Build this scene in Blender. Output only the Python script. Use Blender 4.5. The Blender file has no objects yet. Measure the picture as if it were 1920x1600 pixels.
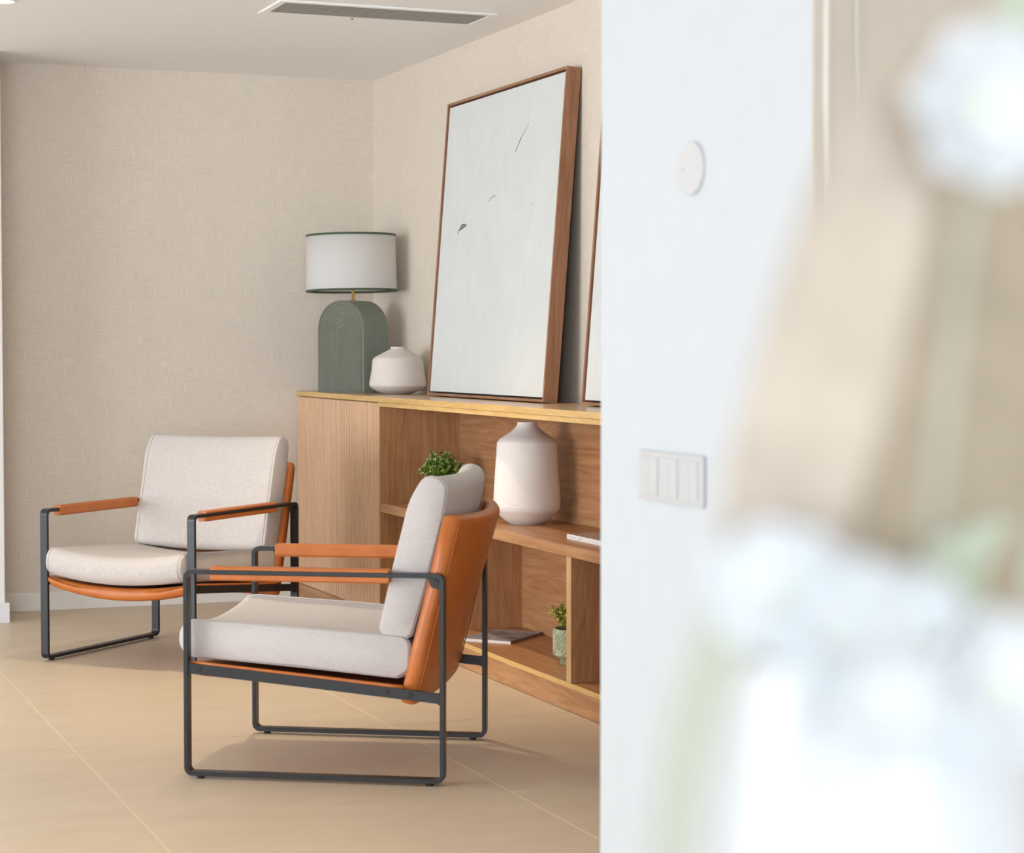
import bpy, bmesh, math, random
from mathutils import Vector, Matrix, Euler, noise

sc = bpy.context.scene
COL = sc.collection
PI = math.pi

# ------------------------------------------------------------------ camera, world, lights, exposure
# Right wall = plane x 0, back wall = plane y 0, floor z 0.  The room lies at x < 0, y < 0.
cd = bpy.data.cameras.new('camera')
cam = bpy.data.objects.new('camera', cd)
COL.objects.link(cam)
cam.location = (-2.9198, -9.0245, 1.1486)
cam.rotation_euler = (math.radians(90 - 2.2027), 0, math.radians(-21.797))
cd.sensor_fit = 'HORIZONTAL'
cd.sensor_width = 36
cd.lens = 71.773
cd.clip_start = 0.02
cd.dof.use_dof = True
cd.dof.focus_distance = 7.0
cd.dof.aperture_fstop = 5.5
sc.camera = cam

world = bpy.data.worlds.new('world')
sc.world = world
world.use_nodes = True
world.node_tree.nodes['Background'].inputs[0].default_value = (0.75, 0.87, 1, 1)
world.node_tree.nodes['Background'].inputs[1].default_value = 1.0

def area(name, loc, rot, sx, sy, power, color, spread=PI):
    l = bpy.data.lights.new(name, 'AREA')
    l.shape = 'RECTANGLE'; l.size = sx; l.size_y = sy
    l.energy = power; l.color = color; l.spread = spread
    o = bpy.data.objects.new(name, l); COL.objects.link(o)
    o.location = loc; o.rotation_euler = rot
    return o

# daylight entering through the windows behind the camera and in the far left wall
area('window_daylight_front', (-5.9, -16.9, 1.3), (PI / 2, 0, 0), 5.4, 2.1, 560, (0.76, 0.87, 1.0))
area('window_daylight_left', (-8.9, -11.6, 1.3), (PI / 2, 0, -PI / 2), 6.0, 2.1, 60, (0.80, 0.90, 1.0))
area('window_daylight_side', (-8.9, -4.2, 1.3), (PI / 2, 0, -PI / 2), 3.9, 2.1, 300, (0.86, 0.925, 1.0))

vs = sc.view_settings
vs.view_transform = 'Standard'
vs.look = 'None'
vs.gamma = 1
vs.use_curve_mapping = False
vs.exposure = 0.17

# ------------------------------------------------------------------ helpers
def link_mesh(name, bm, mat, parent=None, smooth=False, kind=None):
    me = bpy.data.meshes.new(name)
    bm.normal_update()
    bm.to_mesh(me); bm.free()
    if smooth:
        for p in me.polygons: p.use_smooth = True
    if mat:
        if isinstance(mat, (list, tuple)):
            for m in mat: me.materials.append(m)
        else: me.materials.append(mat)
    o = bpy.data.objects.new(name, me)
    COL.objects.link(o)
    if parent: o.parent = parent
    if kind: o['kind'] = kind
    return o

def dup(o, parent=None, loc=None):
    c = o.copy(); COL.objects.link(c)
    if parent is not None: c.parent = parent
    if loc is not None: c.location = loc
    return c

def empty(name, loc=(0, 0, 0), rz=0, label=None, cat=None, group=None):
    o = bpy.data.objects.new(name, None); COL.objects.link(o)
    o.empty_display_size = 0.05
    o.location = loc; o.rotation_euler = (0, 0, rz)
    tag(o, label, cat, group)
    return o

def tag(o, label=None, cat=None, group=None):
    if label: o['label'] = label
    if cat: o['category'] = cat
    if group: o['group'] = group
    return o

def struct(o, label=None, cat=None):
    o['kind'] = 'structure'
    if label: o['label'] = label
    if cat: o['category'] = cat
    return o

def box(bm, x0, x1, y0, y1, z0, z1, bev=0.0, seg=2):
    vs_ = [bm.verts.new((x, y, z)) for z in (z0, z1) for y in (y0, y1) for x in (x0, x1)]
    fs = [(0, 2, 3, 1), (4, 5, 7, 6), (0, 1, 5, 4), (2, 6, 7, 3), (0, 4, 6, 2), (1, 3, 7, 5)]
    faces = [bm.faces.new([vs_[i] for i in f]) for f in fs]
    if bev > 0:
        es = set(e for f in faces for e in f.edges)
        bmesh.ops.bevel(bm, geom=list(es), offset=bev, segments=seg, affect='EDGES', profile=0.5)
    return bm

def boxobj(name, b, mat, parent=None, bev=0.0, seg=2):
    bm = bmesh.new(); box(bm, *b, bev=bev, seg=seg)
    return link_mesh(name, bm, mat, parent, smooth=False)

def lathe(bm, prof, seg=64, cap_bottom=True, cap_top=False, center=(0, 0)):
    rings = []
    for r, z in prof:
        rings.append([bm.verts.new((center[0] + r * math.cos(2 * PI * k / seg), center[1] + r * math.sin(2 * PI * k / seg), z)) for k in range(seg)])
    for a, b in zip(rings, rings[1:]):
        for k in range(seg):
            k2 = (k + 1) % seg
            bm.faces.new((a[k], a[k2], b[k2], b[k]))
    if cap_bottom: bm.faces.new(rings[0][::-1])
    if cap_top: bm.faces.new(rings[-1])
    return rings

def catmull(pts, n=8, closed=False):
    out = []
    N = len(pts)
    rng = range(N) if closed else range(N - 1)
    for i in rng:
        if closed:
            p0, p1, p2, p3 = pts[(i - 1) % N], pts[i], pts[(i + 1) % N], pts[(i + 2) % N]
        else:
            p0, p1, p2, p3 = pts[max(i - 1, 0)], pts[i], pts[i + 1], pts[min(i + 2, N - 1)]
        for k in range(n):
            t = k / n
            out.append(tuple(0.5 * ((2 * b) + (-a + c) * t + (2 * a - 5 * b + 4 * c - d) * t * t + (-a + 3 * b - 3 * c + d) * t ** 3)
                             for a, b, c, d in zip(p0, p1, p2, p3)))
    if not closed: out.append(tuple(pts[-1]))
    return out

def rpoly(pts, rad, seg=6):
    """rounded closed polygon in 2D"""
    out = []
    N = len(pts)
    for i in range(N):
        p = Vector(pts[i]); a = Vector(pts[i - 1]); b = Vector(pts[(i + 1) % N])
        r = rad[i] if isinstance(rad, (list, tuple)) else rad
        if r <= 0: out.append((p.x, p.y)); continue
        d1 = (a - p).normalized(); d2 = (b - p).normalized()
        ang = d1.angle(d2)
        t = min(r / math.tan(ang / 2), (a - p).length * 0.49, (b - p).length * 0.49)
        rr = t * math.tan(ang / 2)
        c = p + (d1 + d2).normalized() * (rr / math.sin(ang / 2))
        s = p + d1 * t - c; e = p + d2 * t - c
        a0 = math.atan2(s.y, s.x); a1 = math.atan2(e.y, e.x)
        da = a1 - a0
        while da > PI: da -= 2 * PI
        while da < -PI: da += 2 * PI
        for k in range(seg + 1):
            an = a0 + da * k / seg
            out.append((c.x + rr * math.cos(an), c.y + rr * math.sin(an)))
    return out

def subdiv_loop(pts, maxlen):
    out = []
    N = len(pts)
    for i in range(N):
        a = Vector(pts[i]); b = Vector(pts[(i + 1) % N])
        n = max(1, int(math.ceil((b - a).length / maxlen)))
        for k in range(n):
            q = a.lerp(b, k / n); out.append((q.x, q.y))
    return out

def loft(bm, rings, cap=True):
    R = [[bm.verts.new(p) for p in r] for r in rings]
    n = len(R[0])
    for a, b in zip(R, R[1:]):
        for k in range(n):
            k2 = (k + 1) % n
            bm.faces.new((a[k], b[k], b[k2], a[k2]))
    if cap:
        bm.faces.new(R[0]); bm.faces.new(R[-1][::-1])
    return R

def tube(bm, pts, r, seg=8, closed=False, taper=None):
    n = len(pts)
    P = [Vector(p) for p in pts]
    rings = []
    up = Vector((0.123, 0.456, 0.88)).normalized()
    for i in range(n):
        if closed: d = P[(i + 1) % n] - P[i - 1]
        else: d = P[min(i + 1, n - 1)] - P[max(i - 1, 0)]
        d.normalize()
        a = d.cross(up)
        if a.length < 1e-4: a = d.cross(Vector((1, 0, 0)))
        a.normalize(); b = d.cross(a)
        rr = r if taper is None else r * taper(i / (n - 1))
        rings.append([bm.verts.new(P[i] + a * rr * math.cos(2 * PI * k / seg) + b * rr * math.sin(2 * PI * k / seg)) for k in range(seg)])
    m = n if closed else n - 1
    for i in range(m):
        A = rings[i]; B = rings[(i + 1) % n]
        for k in range(seg):
            k2 = (k + 1) % seg
            bm.faces.new((A[k], A[k2], B[k2], B[k]))
    if not closed:
        bm.faces.new(rings[0][::-1]); bm.faces.new(rings[-1])

def sheet(bm, g, th):
    """closed thin solid from a grid of points"""
    U, V = len(g), len(g[0])
    G = [[Vector(p) for p in r] for r in g]
    A, B = [], []
    for i in range(U):
        ra, rb_ = [], []
        for j in range(V):
            du = G[min(i + 1, U - 1)][j] - G[max(i - 1, 0)][j]; dv = G[i][min(j + 1, V - 1)] - G[i][max(j - 1, 0)]
            n = du.cross(dv)
            n = n.normalized() if n.length > 1e-12 else Vector((0, 0, 1))
            ra.append(bm.verts.new(G[i][j] + n * th / 2)); rb_.append(bm.verts.new(G[i][j] - n * th / 2))
        A.append(ra); B.append(rb_)
    for i in range(U - 1):
        for j in range(V - 1):
            bm.faces.new((A[i][j], A[i + 1][j], A[i + 1][j + 1], A[i][j + 1]))
            bm.faces.new((B[i][j], B[i][j + 1], B[i + 1][j + 1], B[i + 1][j]))
    for i in range(U - 1):
        bm.faces.new((A[i][0], B[i][0], B[i + 1][0], A[i + 1][0])); bm.faces.new((A[i][-1], A[i + 1][-1], B[i + 1][-1], B[i][-1]))
    for j in range(V - 1):
        bm.faces.new((A[0][j], A[0][j + 1], B[0][j + 1], B[0][j])); bm.faces.new((A[-1][j], B[-1][j], B[-1][j + 1], A[-1][j + 1]))
    bmesh.ops.recalc_face_normals(bm, faces=bm.faces[:])

def fixn(bm):
    bmesh.ops.recalc_face_normals(bm, faces=bm.faces[:])

# ------------------------------------------------------------------ materials
class NT:
    def __init__(s, name):
        s.m = bpy.data.materials.new(name); s.m.use_nodes = True
        s.t = s.m.node_tree; s.n = s.t.nodes; s.l = s.t.links
        s.b = s.n['Principled BSDF']
    def node(s, typ, **kw):
        n = s.n.new(typ)
        for k, v in kw.items():
            if k in n.inputs.keys() if hasattr(n.inputs, 'keys') else False: pass
            setattr(n, k, v)
        return n
    def link(s, a, b): s.l.new(a, b)
    def coord(s, scale=(1, 1, 1), rot=(0, 0, 0), src='Object'):
        tc = s.n.new('ShaderNodeTexCoord'); mp = s.n.new('ShaderNodeMapping')
        mp.inputs['Scale'].default_value = scale; mp.inputs['Rotation'].default_value = rot
        s.link(tc.outputs[src], mp.inputs['Vector'])
        return mp.outputs['Vector']
    def noise(s, vec, scale, detail=4, rough=0.55, dist=0.0):
        n = s.n.new('ShaderNodeTexNoise')
        n.inputs['Scale'].default_value = scale; n.inputs['Detail'].default_value = detail
        n.inputs['Roughness'].default_value = rough; n.inputs['Distortion'].default_value = dist
        s.link(vec, n.inputs['Vector'])
        return n.outputs['Fac']
    def ramp(s, fac, stops, interp='LINEAR'):
        r = s.n.new('ShaderNodeValToRGB'); cr = r.color_ramp; cr.interpolation = interp
        while len(cr.elements) < len(stops): cr.elements.new(0.5)
        for e, (p, c) in zip(cr.elements, stops):
            e.position = p; e.color = (*c, 1) if len(c) == 3 else c
        s.link(fac, r.inputs['Fac'])
        return r.outputs['Color']
    def math(s, op, a, b=None, c=None):
        n = s.n.new('ShaderNodeMath'); n.operation = op
        for i, v in enumerate((a, b, c)):
            if v is None: continue
            if isinstance(v, (int, float)): n.inputs[i].default_value = v
            else: s.link(v, n.inputs[i])
        return n.outputs[0]
    def mix(s, fac, a, b, typ='MIX'):
        n = s.n.new('ShaderNodeMixRGB'); n.blend_type = typ
        for i, v in zip((0, 1, 2), (fac, a, b)):
            if isinstance(v, (int, float)): n.inputs[i].default_value = v
            elif isinstance(v, tuple): n.inputs[i].default_value = (*v, 1) if len(v) == 3 else v
            else: s.link(v, n.inputs[i])
        return n.outputs[0]
    def sep(s, vec):
        n = s.n.new('ShaderNodeSeparateXYZ'); s.link(vec, n.inputs[0]); return n.outputs
    def comb(s, x, y, z):
        n = s.n.new('ShaderNodeCombineXYZ')
        for i, v in enumerate((x, y, z)):
            if isinstance(v, (int, float)): n.inputs[i].default_value = v
            else: s.link(v, n.inputs[i])
        return n.outputs[0]
    def bump(s, h, strength=0.2, dist=0.002):
        n = s.n.new('ShaderNodeBump'); n.inputs['Strength'].default_value = strength
        n.inputs['Distance'].default_value = dist
        s.link(h, n.inputs['Height']); s.link(n.outputs[0], s.b.inputs['Normal'])
    def set(s, color=None, rough=None, metal=None, spec=None, **kw):
        if color is not None:
            if isinstance(color, tuple): s.b.inputs['Base Color'].default_value = (*color, 1)
            else: s.link(color, s.b.inputs['Base Color'])
        if rough is not None: s.b.inputs['Roughness'].default_value = rough
        if metal is not None: s.b.inputs['Metallic'].default_value = metal
        if spec is not None: s.b.inputs['Specular IOR Level'].default_value = spec
        for k, v in kw.items(): s.b.inputs[k].default_value = v
        return s.m

def srgb(r, g, b):
    f = lambda c: (c / 255 / 12.92) if c / 255 <= 0.04045 else ((c / 255 + 0.055) / 1.055) ** 2.4
    return (f(r), f(g), f(b))

def plain(name, col, rough=0.5, metal=0.0, spec=0.5, nscale=40, namp=0.06, bump=0.0):
    t = NT(name); v = t.coord()
    f = t.noise(v, nscale, 3)
    c = t.ramp(f, [(0.3, tuple(x * (1 - namp) for x in col)), (0.7, tuple(min(1, x * (1 + namp)) for x in col))])
    if bump: t.bump(f, bump, 0.001)
    return t.set(c, rough, metal, spec)

def wallpaper(name, ax):
    """woven basket wallpaper: cells of alternating vertical and horizontal strokes"""
    t = NT(name); v = t.coord()
    x, y, z = t.sep(v)
    a = x if ax == 'x' else y
    cell = 0.071
    ca = t.math('FLOOR', t.math('DIVIDE', a, cell)); cz = t.math('FLOOR', t.math('DIVIDE', z, cell))
    par = t.math('MODULO', t.math('ABSOLUTE', t.math('ADD', ca, cz)), 2.0)
    vv = t.noise(t.comb(a, 0.0, t.math('MULTIPLY', z, 0.07)), 210, 2, 0.6)
    vh = t.noise(t.comb(t.math('MULTIPLY', a, 0.07), 3.0, z), 210, 2, 0.6)
    pat = t.mix(par, vv, vh)
    rnd = t.noise(t.comb(ca, cz, 0.0), 0.83, 0)
    big = t.noise(v, 7.0, 2)
    amt = t.math('MULTIPLY', t.math('SUBTRACT', pat, 0.5), t.math('ADD', t.math('MULTIPLY', rnd, 0.8), 0.2))
    fac = t.math('ADD', t.math('ADD', 0.5, amt), t.math('MULTIPLY', t.math('SUBTRACT', big, 0.5), 0.12))
    base = (0.745, 0.66, 0.56)
    c = t.ramp(fac, [(0.28, tuple(k * 0.86 for k in base)), (0.55, base), (0.76, tuple(min(1, k * 1.17) for k in base))])
    t.bump(pat, 0.12, 0.001)
    return t.set(c, 0.75, 0, 0.25)

def wood(name, dark, light, axis='y', rough=0.42, fine=55, spec=0.4, contrast=1.0, bump=0.12):
    t = NT(name)
    s = {'x': (0.06, 1, 1), 'y': (1, 0.06, 1), 'z': (1, 1, 0.06)}[axis]
    v = t.coord(s)
    g1 = t.noise(v, fine, 6, 0.62, 0.4)
    v2 = t.coord(tuple(k * 1.6 if k == 1 else k * 3.2 for k in s))
    g2 = t.noise(v2, 4.5, 3, 0.5, 1.6)
    w = t.math('FRACT', t.math('MULTIPLY', g2, 7.0))
    ring = t.math('MULTIPLY', t.math('ABSOLUTE', t.math('SUBTRACT', w, 0.5)), 0.34)
    f = t.math('ADD', t.math('MULTIPLY', g1, 0.86), ring)
    mid = tuple((a + b) / 2 for a, b in zip(dark, light))
    d = 0.2 * contrast
    c = t.ramp(f, [(0.5 - d, dark), (0.52, mid), (0.52 + d, light)])
    if bump: t.bump(g1, bump, 0.0006)
    return t.set(c, rough, 0, spec)

M = {}
M['wallpaper_x'] = wallpaper('wallpaper_back', 'x')
M['wallpaper_y'] = wallpaper('wallpaper_right', 'y')
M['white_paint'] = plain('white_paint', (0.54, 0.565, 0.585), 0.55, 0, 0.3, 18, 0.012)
M['return_paint'] = plain('warm_white_paint', (0.80, 0.78, 0.74), 0.55, 0, 0.3, 18, 0.012)
M['ceiling_paint'] = plain('ceiling_paint', (0.96, 0.955, 0.95), 0.7, 0, 0.2, 9, 0.012)
M['base_paint'] = plain('baseboard_paint', (0.82, 0.78, 0.72), 0.5, 0, 0.3, 18, 0.02)
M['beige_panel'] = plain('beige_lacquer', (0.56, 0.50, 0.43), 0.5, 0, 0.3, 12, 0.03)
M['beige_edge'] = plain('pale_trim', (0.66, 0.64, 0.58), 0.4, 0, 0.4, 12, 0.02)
M['white_plastic'] = plain('white_plastic', (0.74, 0.735, 0.73), 0.35, 0, 0.4, 60, 0.01)
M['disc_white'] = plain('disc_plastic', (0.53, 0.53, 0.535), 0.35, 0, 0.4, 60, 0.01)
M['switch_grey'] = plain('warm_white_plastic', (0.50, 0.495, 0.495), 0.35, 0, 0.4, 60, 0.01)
M['grout'] = plain('grout', (0.80, 0.69, 0.54), 0.8, 0, 0.2, 90, 0.06)

def tile_mat():
    t = NT('beige_stone_tile'); v = t.coord((1, 1, 1))
    oi = t.n.new('ShaderNodeObjectInfo')
    off = t.comb(t.math('MULTIPLY', oi.outputs['Random'], 37.0), t.math('MULTIPLY', oi.outputs['Random'], 11.0), 0.0)
    ad = t.n.new('ShaderNodeVectorMath'); ad.operation = 'ADD'; t.link(v, ad.inputs[0]); t.link(off, ad.inputs[1])
    mp = t.n.new('ShaderNodeMapping'); mp.inputs['Scale'].default_value = (0.7, 1.9, 1); mp.inputs['Rotation'].default_value = (0, 0, 0.5)
    t.link(ad.outputs[0], mp.inputs['Vector'])
    a = t.noise(mp.outputs[0], 5.0, 7, 0.62, 0.5)
    b = t.noise(ad.outputs[0], 45.0, 5, 0.6)
    f = t.math('ADD', t.math('MULTIPLY', a, 0.75), t.math('MULTIPLY', b, 0.25))
    c = t.ramp(f, [(0.30, (0.61, 0.49, 0.36)), (0.52, (0.645, 0.525, 0.39)), (0.72, (0.68, 0.565, 0.43))])
    t.bump(b, 0.05, 0.0005)
    r = t.ramp(b, [(0.3, (0.36, 0.36, 0.36)), (0.7, (0.46, 0.46, 0.46))])
    t.link(r, t.b.inputs['Roughness'])
    return t.set(c, None, 0, 0.45)
M['tile'] = tile_mat()

OAK_D, OAK_L = (0.35, 0.155, 0.064), (0.53, 0.28, 0.132)
for ax in 'xyz':
    M['oak_' + ax] = wood('oak_grain_' + ax, OAK_D, OAK_L, ax, 0.38)
M['oak_top'] = wood('oak_lacquered_top', (0.47, 0.29, 0.16), (0.62, 0.42, 0.26), 'y', 0.25, 45, 0.6, 1.0, 0)
M['oak_edge'] = wood('oak_edge_band', (0.58, 0.35, 0.11), (0.74, 0.49, 0.2), 'y', 0.4, 60)
M['oak_edge_z'] = wood('oak_edge_band_upright', (0.54, 0.33, 0.15), (0.66, 0.43, 0.22), 'z', 0.4, 60)
M['oak_flute'] = wood('oak_fluted', (0.66, 0.41, 0.245), (0.80, 0.545, 0.345), 'z', 0.45, 50)
M['walnut_z'] = wood('walnut_frame_upright', (0.26, 0.115, 0.058), (0.42, 0.21, 0.115), 'z', 0.4, 60)
M['walnut_y'] = wood('walnut_frame_level', (0.26, 0.125, 0.06), (0.43, 0.23, 0.125), 'y', 0.4, 60)

def fabric(name, col, scale=900, amp=0.1, rough=0.9):
    t = NT(name); v = t.coord()
    f1 = t.noise(t.coord((1, 0.12, 0.12)), scale * 0.5, 2); f2 = t.noise(t.coord((0.12, 1, 1)), scale * 0.5, 2)
    big = t.noise(v, 14, 3)
    w = t.math('ADD', t.math('MULTIPLY', t.math('ADD', f1, f2), 0.4), t.math('MULTIPLY', big, 0.1))
    c = t.ramp(w, [(0.35, tuple(k * (1 - amp) for k in col)), (0.65, tuple(min(1, k * (1 + amp)) for k in col))])
    t.bump(t.math('ADD', f1, f2), 0.12, 0.0005)
    m = t.set(c, rough, 0, 0.15)
    t.b.inputs['Sheen Weight'].default_value = 0.15
    return m
M['cream_fabric'] = fabric('cream_linen', (0.565, 0.515, 0.485))
M['cream_piping'] = fabric('cream_piping', (0.55, 0.495, 0.47))
M['shade_fabric'] = fabric('lampshade_linen', (0.93, 0.94, 0.95), 1200, 0.04)
_t = M['shade_fabric'].node_tree
_tl = _t.nodes.new('ShaderNodeBsdfTranslucent'); _tl.inputs[0].default_value = (0.97, 0.93, 0.88, 1)
_mx = _t.nodes.new('ShaderNodeMixShader'); _mx.inputs[0].default_value = 0.5
_t.links.new(_t.nodes['Principled BSDF'].outputs[0], _mx.inputs[1]); _t.links.new(_tl.outputs[0], _mx.inputs[2])
_t.links.new(_mx.outputs[0], _t.nodes['Material Output'].inputs['Surface'])
M['green_trim'] = fabric('green_trim_tape', (0.075, 0.105, 0.062), 1200, 0.1)

def leather():
    t = NT('cognac_leather'); v = t.coord()
    vo = t.n.new('ShaderNodeTexVoronoi'); vo.inputs['Scale'].default_value = 480; t.link(v, vo.inputs['Vector'])
    f = t.noise(v, 22, 4)
    c = t.ramp(f, [(0.3, (0.455, 0.122, 0.021)), (0.7, (0.54, 0.156, 0.03))])
    t.bump(vo.outputs['Distance'], 0.12, 0.0006)
    return t.set(c, 0.42, 0, 0.45)
M['leather'] = leather()
M['leather_seam'] = plain('leather_seam', (0.36, 0.10, 0.02), 0.75, 0, 0.4, 80, 0.05)
M['black_metal'] = plain('black_powder_coat', (0.028, 0.029, 0.032), 0.35, 0.4, 0.55, 300, 0.1, 0.05)
M['screw'] = plain('dark_steel_screw', (0.05, 0.045, 0.042), 0.35, 0.8, 0.5, 200, 0.1)
M['black_rubber'] = plain('black_rubber', (0.015, 0.015, 0.015), 0.7, 0, 0.3)
M['brass'] = plain('brass', (0.72, 0.50, 0.16), 0.28, 1.0, 0.5, 60, 0.03)
M['lamp_green'] = plain('sage_ceramic', (0.245, 0.26, 0.205), 0.55, 0, 0.4, 60, 0.06, 0.05)

def ceramic(name, col, speck=0.12):
    t = NT(name); v = t.coord()
    f = t.noise(v, 260, 3, 0.7); g = t.noise(v, 9, 3)
    w = t.math('ADD', t.math('MULTIPLY', f, 0.75), t.math('MULTIPLY', g, 0.25))
    c = t.ramp(w, [(0.3, tuple(k * (1 - speck) for k in col)), (0.5, col), (0.72, tuple(min(1, k * (1 + speck * 0.6)) for k in col))])
    t.bump(f, 0.35, 0.0012)
    return t.set(c, 0.8, 0, 0.25)
M['ceramic'] = ceramic('matt_sand_ceramic', (0.76, 0.69, 0.63))
M['ceramic2'] = ceramic('matt_speckled_ceramic', (0.82, 0.77, 0.73), 0.14)
M['pot_green'] = plain('celadon_glaze', (0.345, 0.36, 0.225), 0.35, 0, 0.5, 50, 0.1)
M['soil'] = plain('dark_soil', (0.03, 0.022, 0.014), 0.9)

def leafmat(name, stops, rough=0.5):
    t = NT(name)
    g = t.n.new('ShaderNodeNewGeometry')
    c = t.ramp(g.outputs['Random Per Island'], stops)
    m = t.set(c, rough, 0, 0.35)
    return m
M['leaf'] = leafmat('box_leaf_green', [(0.0, (0.05, 0.13, 0.012)), (0.5, (0.14, 0.28, 0.025)), (1.0, (0.34, 0.46, 0.07))])
M['leaf_yellow'] = leafmat('box_leaf_yellow_green', [(0.0, (0.09, 0.13, 0.012)), (0.5, (0.32, 0.33, 0.03)), (1.0, (0.66, 0.58, 0.10))])
M['tip'] = leafmat('pale_blossom', [(0.0, (0.42, 0.46, 0.14)), (1.0, (0.75, 0.68, 0.42))])
M['stem'] = plain('green_stem', (0.10, 0.15, 0.03), 0.6)

def canvas_mat():
    t = NT('off_white_canvas'); v = t.coord()
    a = t.noise(v, 3.0, 5, 0.6, 1.2); b = t.noise(t.coord((1, 1, 0.25)), 28, 5, 0.65, 0.8)
    f = t.math('ADD', t.math('MULTIPLY', a, 0.6), t.math('MULTIPLY', b, 0.4))
    c = t.ramp(f, [(0.35, (0.66, 0.675, 0.66)), (0.6, (0.70, 0.725, 0.72)), (0.8, (0.74, 0.765, 0.765))])
    t.bump(f, 0.4, 0.003)
    return t.set(c, 0.7, 0, 0.25)
M['canvas'] = canvas_mat()
M['paint_grey'] = plain('grey_brush_paint', (0.26, 0.26, 0.23), 0.6, 0, 0.3, 200, 0.3)
M['paint_pale'] = plain('pale_brush_paint', (0.55, 0.55, 0.52), 0.6, 0, 0.3, 200, 0.2)
M['shadow_gap'] = plain('dark_liner', (0.055, 0.04, 0.03), 0.8)
M['grille'] = plain('grille_aluminium', (0.40, 0.40, 0.385), 0.5, 0.2, 0.4, 60, 0.03)
M['dark'] = plain('duct_dark', (0.10, 0.10, 0.095), 0.9)
M['paper'] = plain('paper_edge', (0.72, 0.69, 0.66), 0.8, 0, 0.2, 300, 0.05)

def cover_mat():
    t = NT('magazine_cover_print'); v = t.coord((1, 1, 1))
    a = t.noise(t.coord((22, 9, 1)), 1.0, 3, 0.6, 0.6)
    b = t.noise(t.coord((60, 30, 1)), 1.0, 2)
    c1 = t.ramp(a, [(0.28, (0.10, 0.055, 0.07)), (0.42, (0.25, 0.19, 0.2)), (0.5, (0.42, 0.33, 0.29)), (0.58, (0.17, 0.21, 0.25)), (0.7, (0.5, 0.42, 0.36))])
    c = t.mix(t.math('MULTIPLY', b, 0.2), c1, (0.4, 0.36, 0.36))
    return t.set(c, 0.85, 0, 0.1)
M['cover'] = cover_mat()

def book_cover_mat():
    t = NT('book_cover_print'); v = t.coord((1, 1, 1), (0, 0, 0.5))
    br = t.n.new('ShaderNodeTexBrick')
    br.inputs['Color1'].default_value = (0.2, 0.15, 0.11, 1); br.inputs['Color2'].default_value = (0.28, 0.22, 0.17, 1)
    br.inputs['Mortar'].default_value = (0.5, 0.42, 0.36, 1); br.inputs['Scale'].default_value = 12.0
    br.inputs['Mortar Size'].default_value = 0.035
    t.link(v, br.inputs['Vector'])
    return t.set(br.outputs['Color'], 0.35, 0, 0.5)
M['book_cover'] = book_cover_mat()
M['print_blue'] = plain('blue_grey_print', (0.50, 0.53, 0.60), 0.7)
M['print_brown'] = plain('brown_print', (0.20, 0.13, 0.10), 0.6)
M['masthead_strip'] = plain('masthead_paper', (0.50, 0.43, 0.39), 0.6, 0, 0.3, 80, 0.05)

def glass_mat():
    t = NT('window_glass')
    tr = t.n.new('ShaderNodeBsdfTransparent'); gl = t.n.new('ShaderNodeBsdfGlossy'); gl.inputs['Roughness'].default_value = 0.02
    mx = t.n.new('ShaderNodeMixShader'); mx.inputs[0].default_value = 0.06
    t.link(tr.outputs[0], mx.inputs[1]); t.link(gl.outputs[0], mx.inputs[2])
    t.link(mx.outputs[0], t.n['Material Output'].inputs['Surface'])
    return t.m
M['glass'] = glass_mat()
M['petal'] = plain('white_petal', (0.66, 0.685, 0.70), 0.6, 0, 0.3, 60, 0.03)
M['petal_core'] = plain('yellow_flower_centre', (0.62, 0.60, 0.30), 0.7)
M['dry_leaf'] = plain('tan_dried_leaf', (0.475, 0.405, 0.335), 0.7, 0, 0.3, 30, 0.12)
M['dry_leaf2'] = plain('brown_dried_leaf', (0.36, 0.30, 0.22), 0.7, 0, 0.3, 30, 0.12)
M['fresh_leaf'] = plain('pale_green_leaf', (0.46, 0.52, 0.41), 0.5, 0, 0.4, 40, 0.1)
M['sage_leaf'] = plain('sage_green_leaf', (0.44, 0.45, 0.37), 0.6, 0, 0.3, 40, 0.1)
M['vase_white'] = plain('white_glazed_vase', (0.60, 0.635, 0.67), 0.3, 0, 0.5, 30, 0.01)

# ------------------------------------------------------------------ the setting
CEIL = 2.379
# floor slab with single tiles
floor = struct(boxobj('floor', (-9.2, 0.3, -17.2, 0.3, -0.12, -0.0005), M['grout']))
TP, TV, g = 1.0, 0.956, 0.0018
bm = bmesh.new(); box(bm, -TV / 2 + g, TV / 2 - g, -TP / 2 + g, TP / 2 - g, -0.012, 0.0002)
t0 = link_mesh('tile', bm, M['tile'], floor)
first = True
for i in range(-1, 10):
    for j in range(0, 18):
        vc = 0.0187 + TV * (i + 0.5); uc = 0.1516 + TP * (j - 0.5)
        if vc > 9.1 or vc < -0.2: continue
        if first: o = t0; first = False
        else: o = dup(t0, floor)
        o.location = (-vc, -uc, 0.0)

ceiling = struct(boxobj('ceiling', (-9.2, 0.3, -17.2, 0.3, CEIL, CEIL + 0.15), M['ceiling_paint']))
struct(boxobj('wall_back', (-1.9, 0.3, 0.0, 0.2, -0.1, CEIL + 0.02), M['wallpaper_x']))
struct(boxobj('wall_right', (0.0, 0.2, -17.1, 0.0, -0.1, CEIL + 0.02), M['wallpaper_y']))
# white return wall that ends beside the papered back wall
struct(boxobj('wall_left_return', (-9.1, -1.728, -0.33, 0.0, -0.1, CEIL + 0.02), M['return_paint'], bev=0.004))

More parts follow.
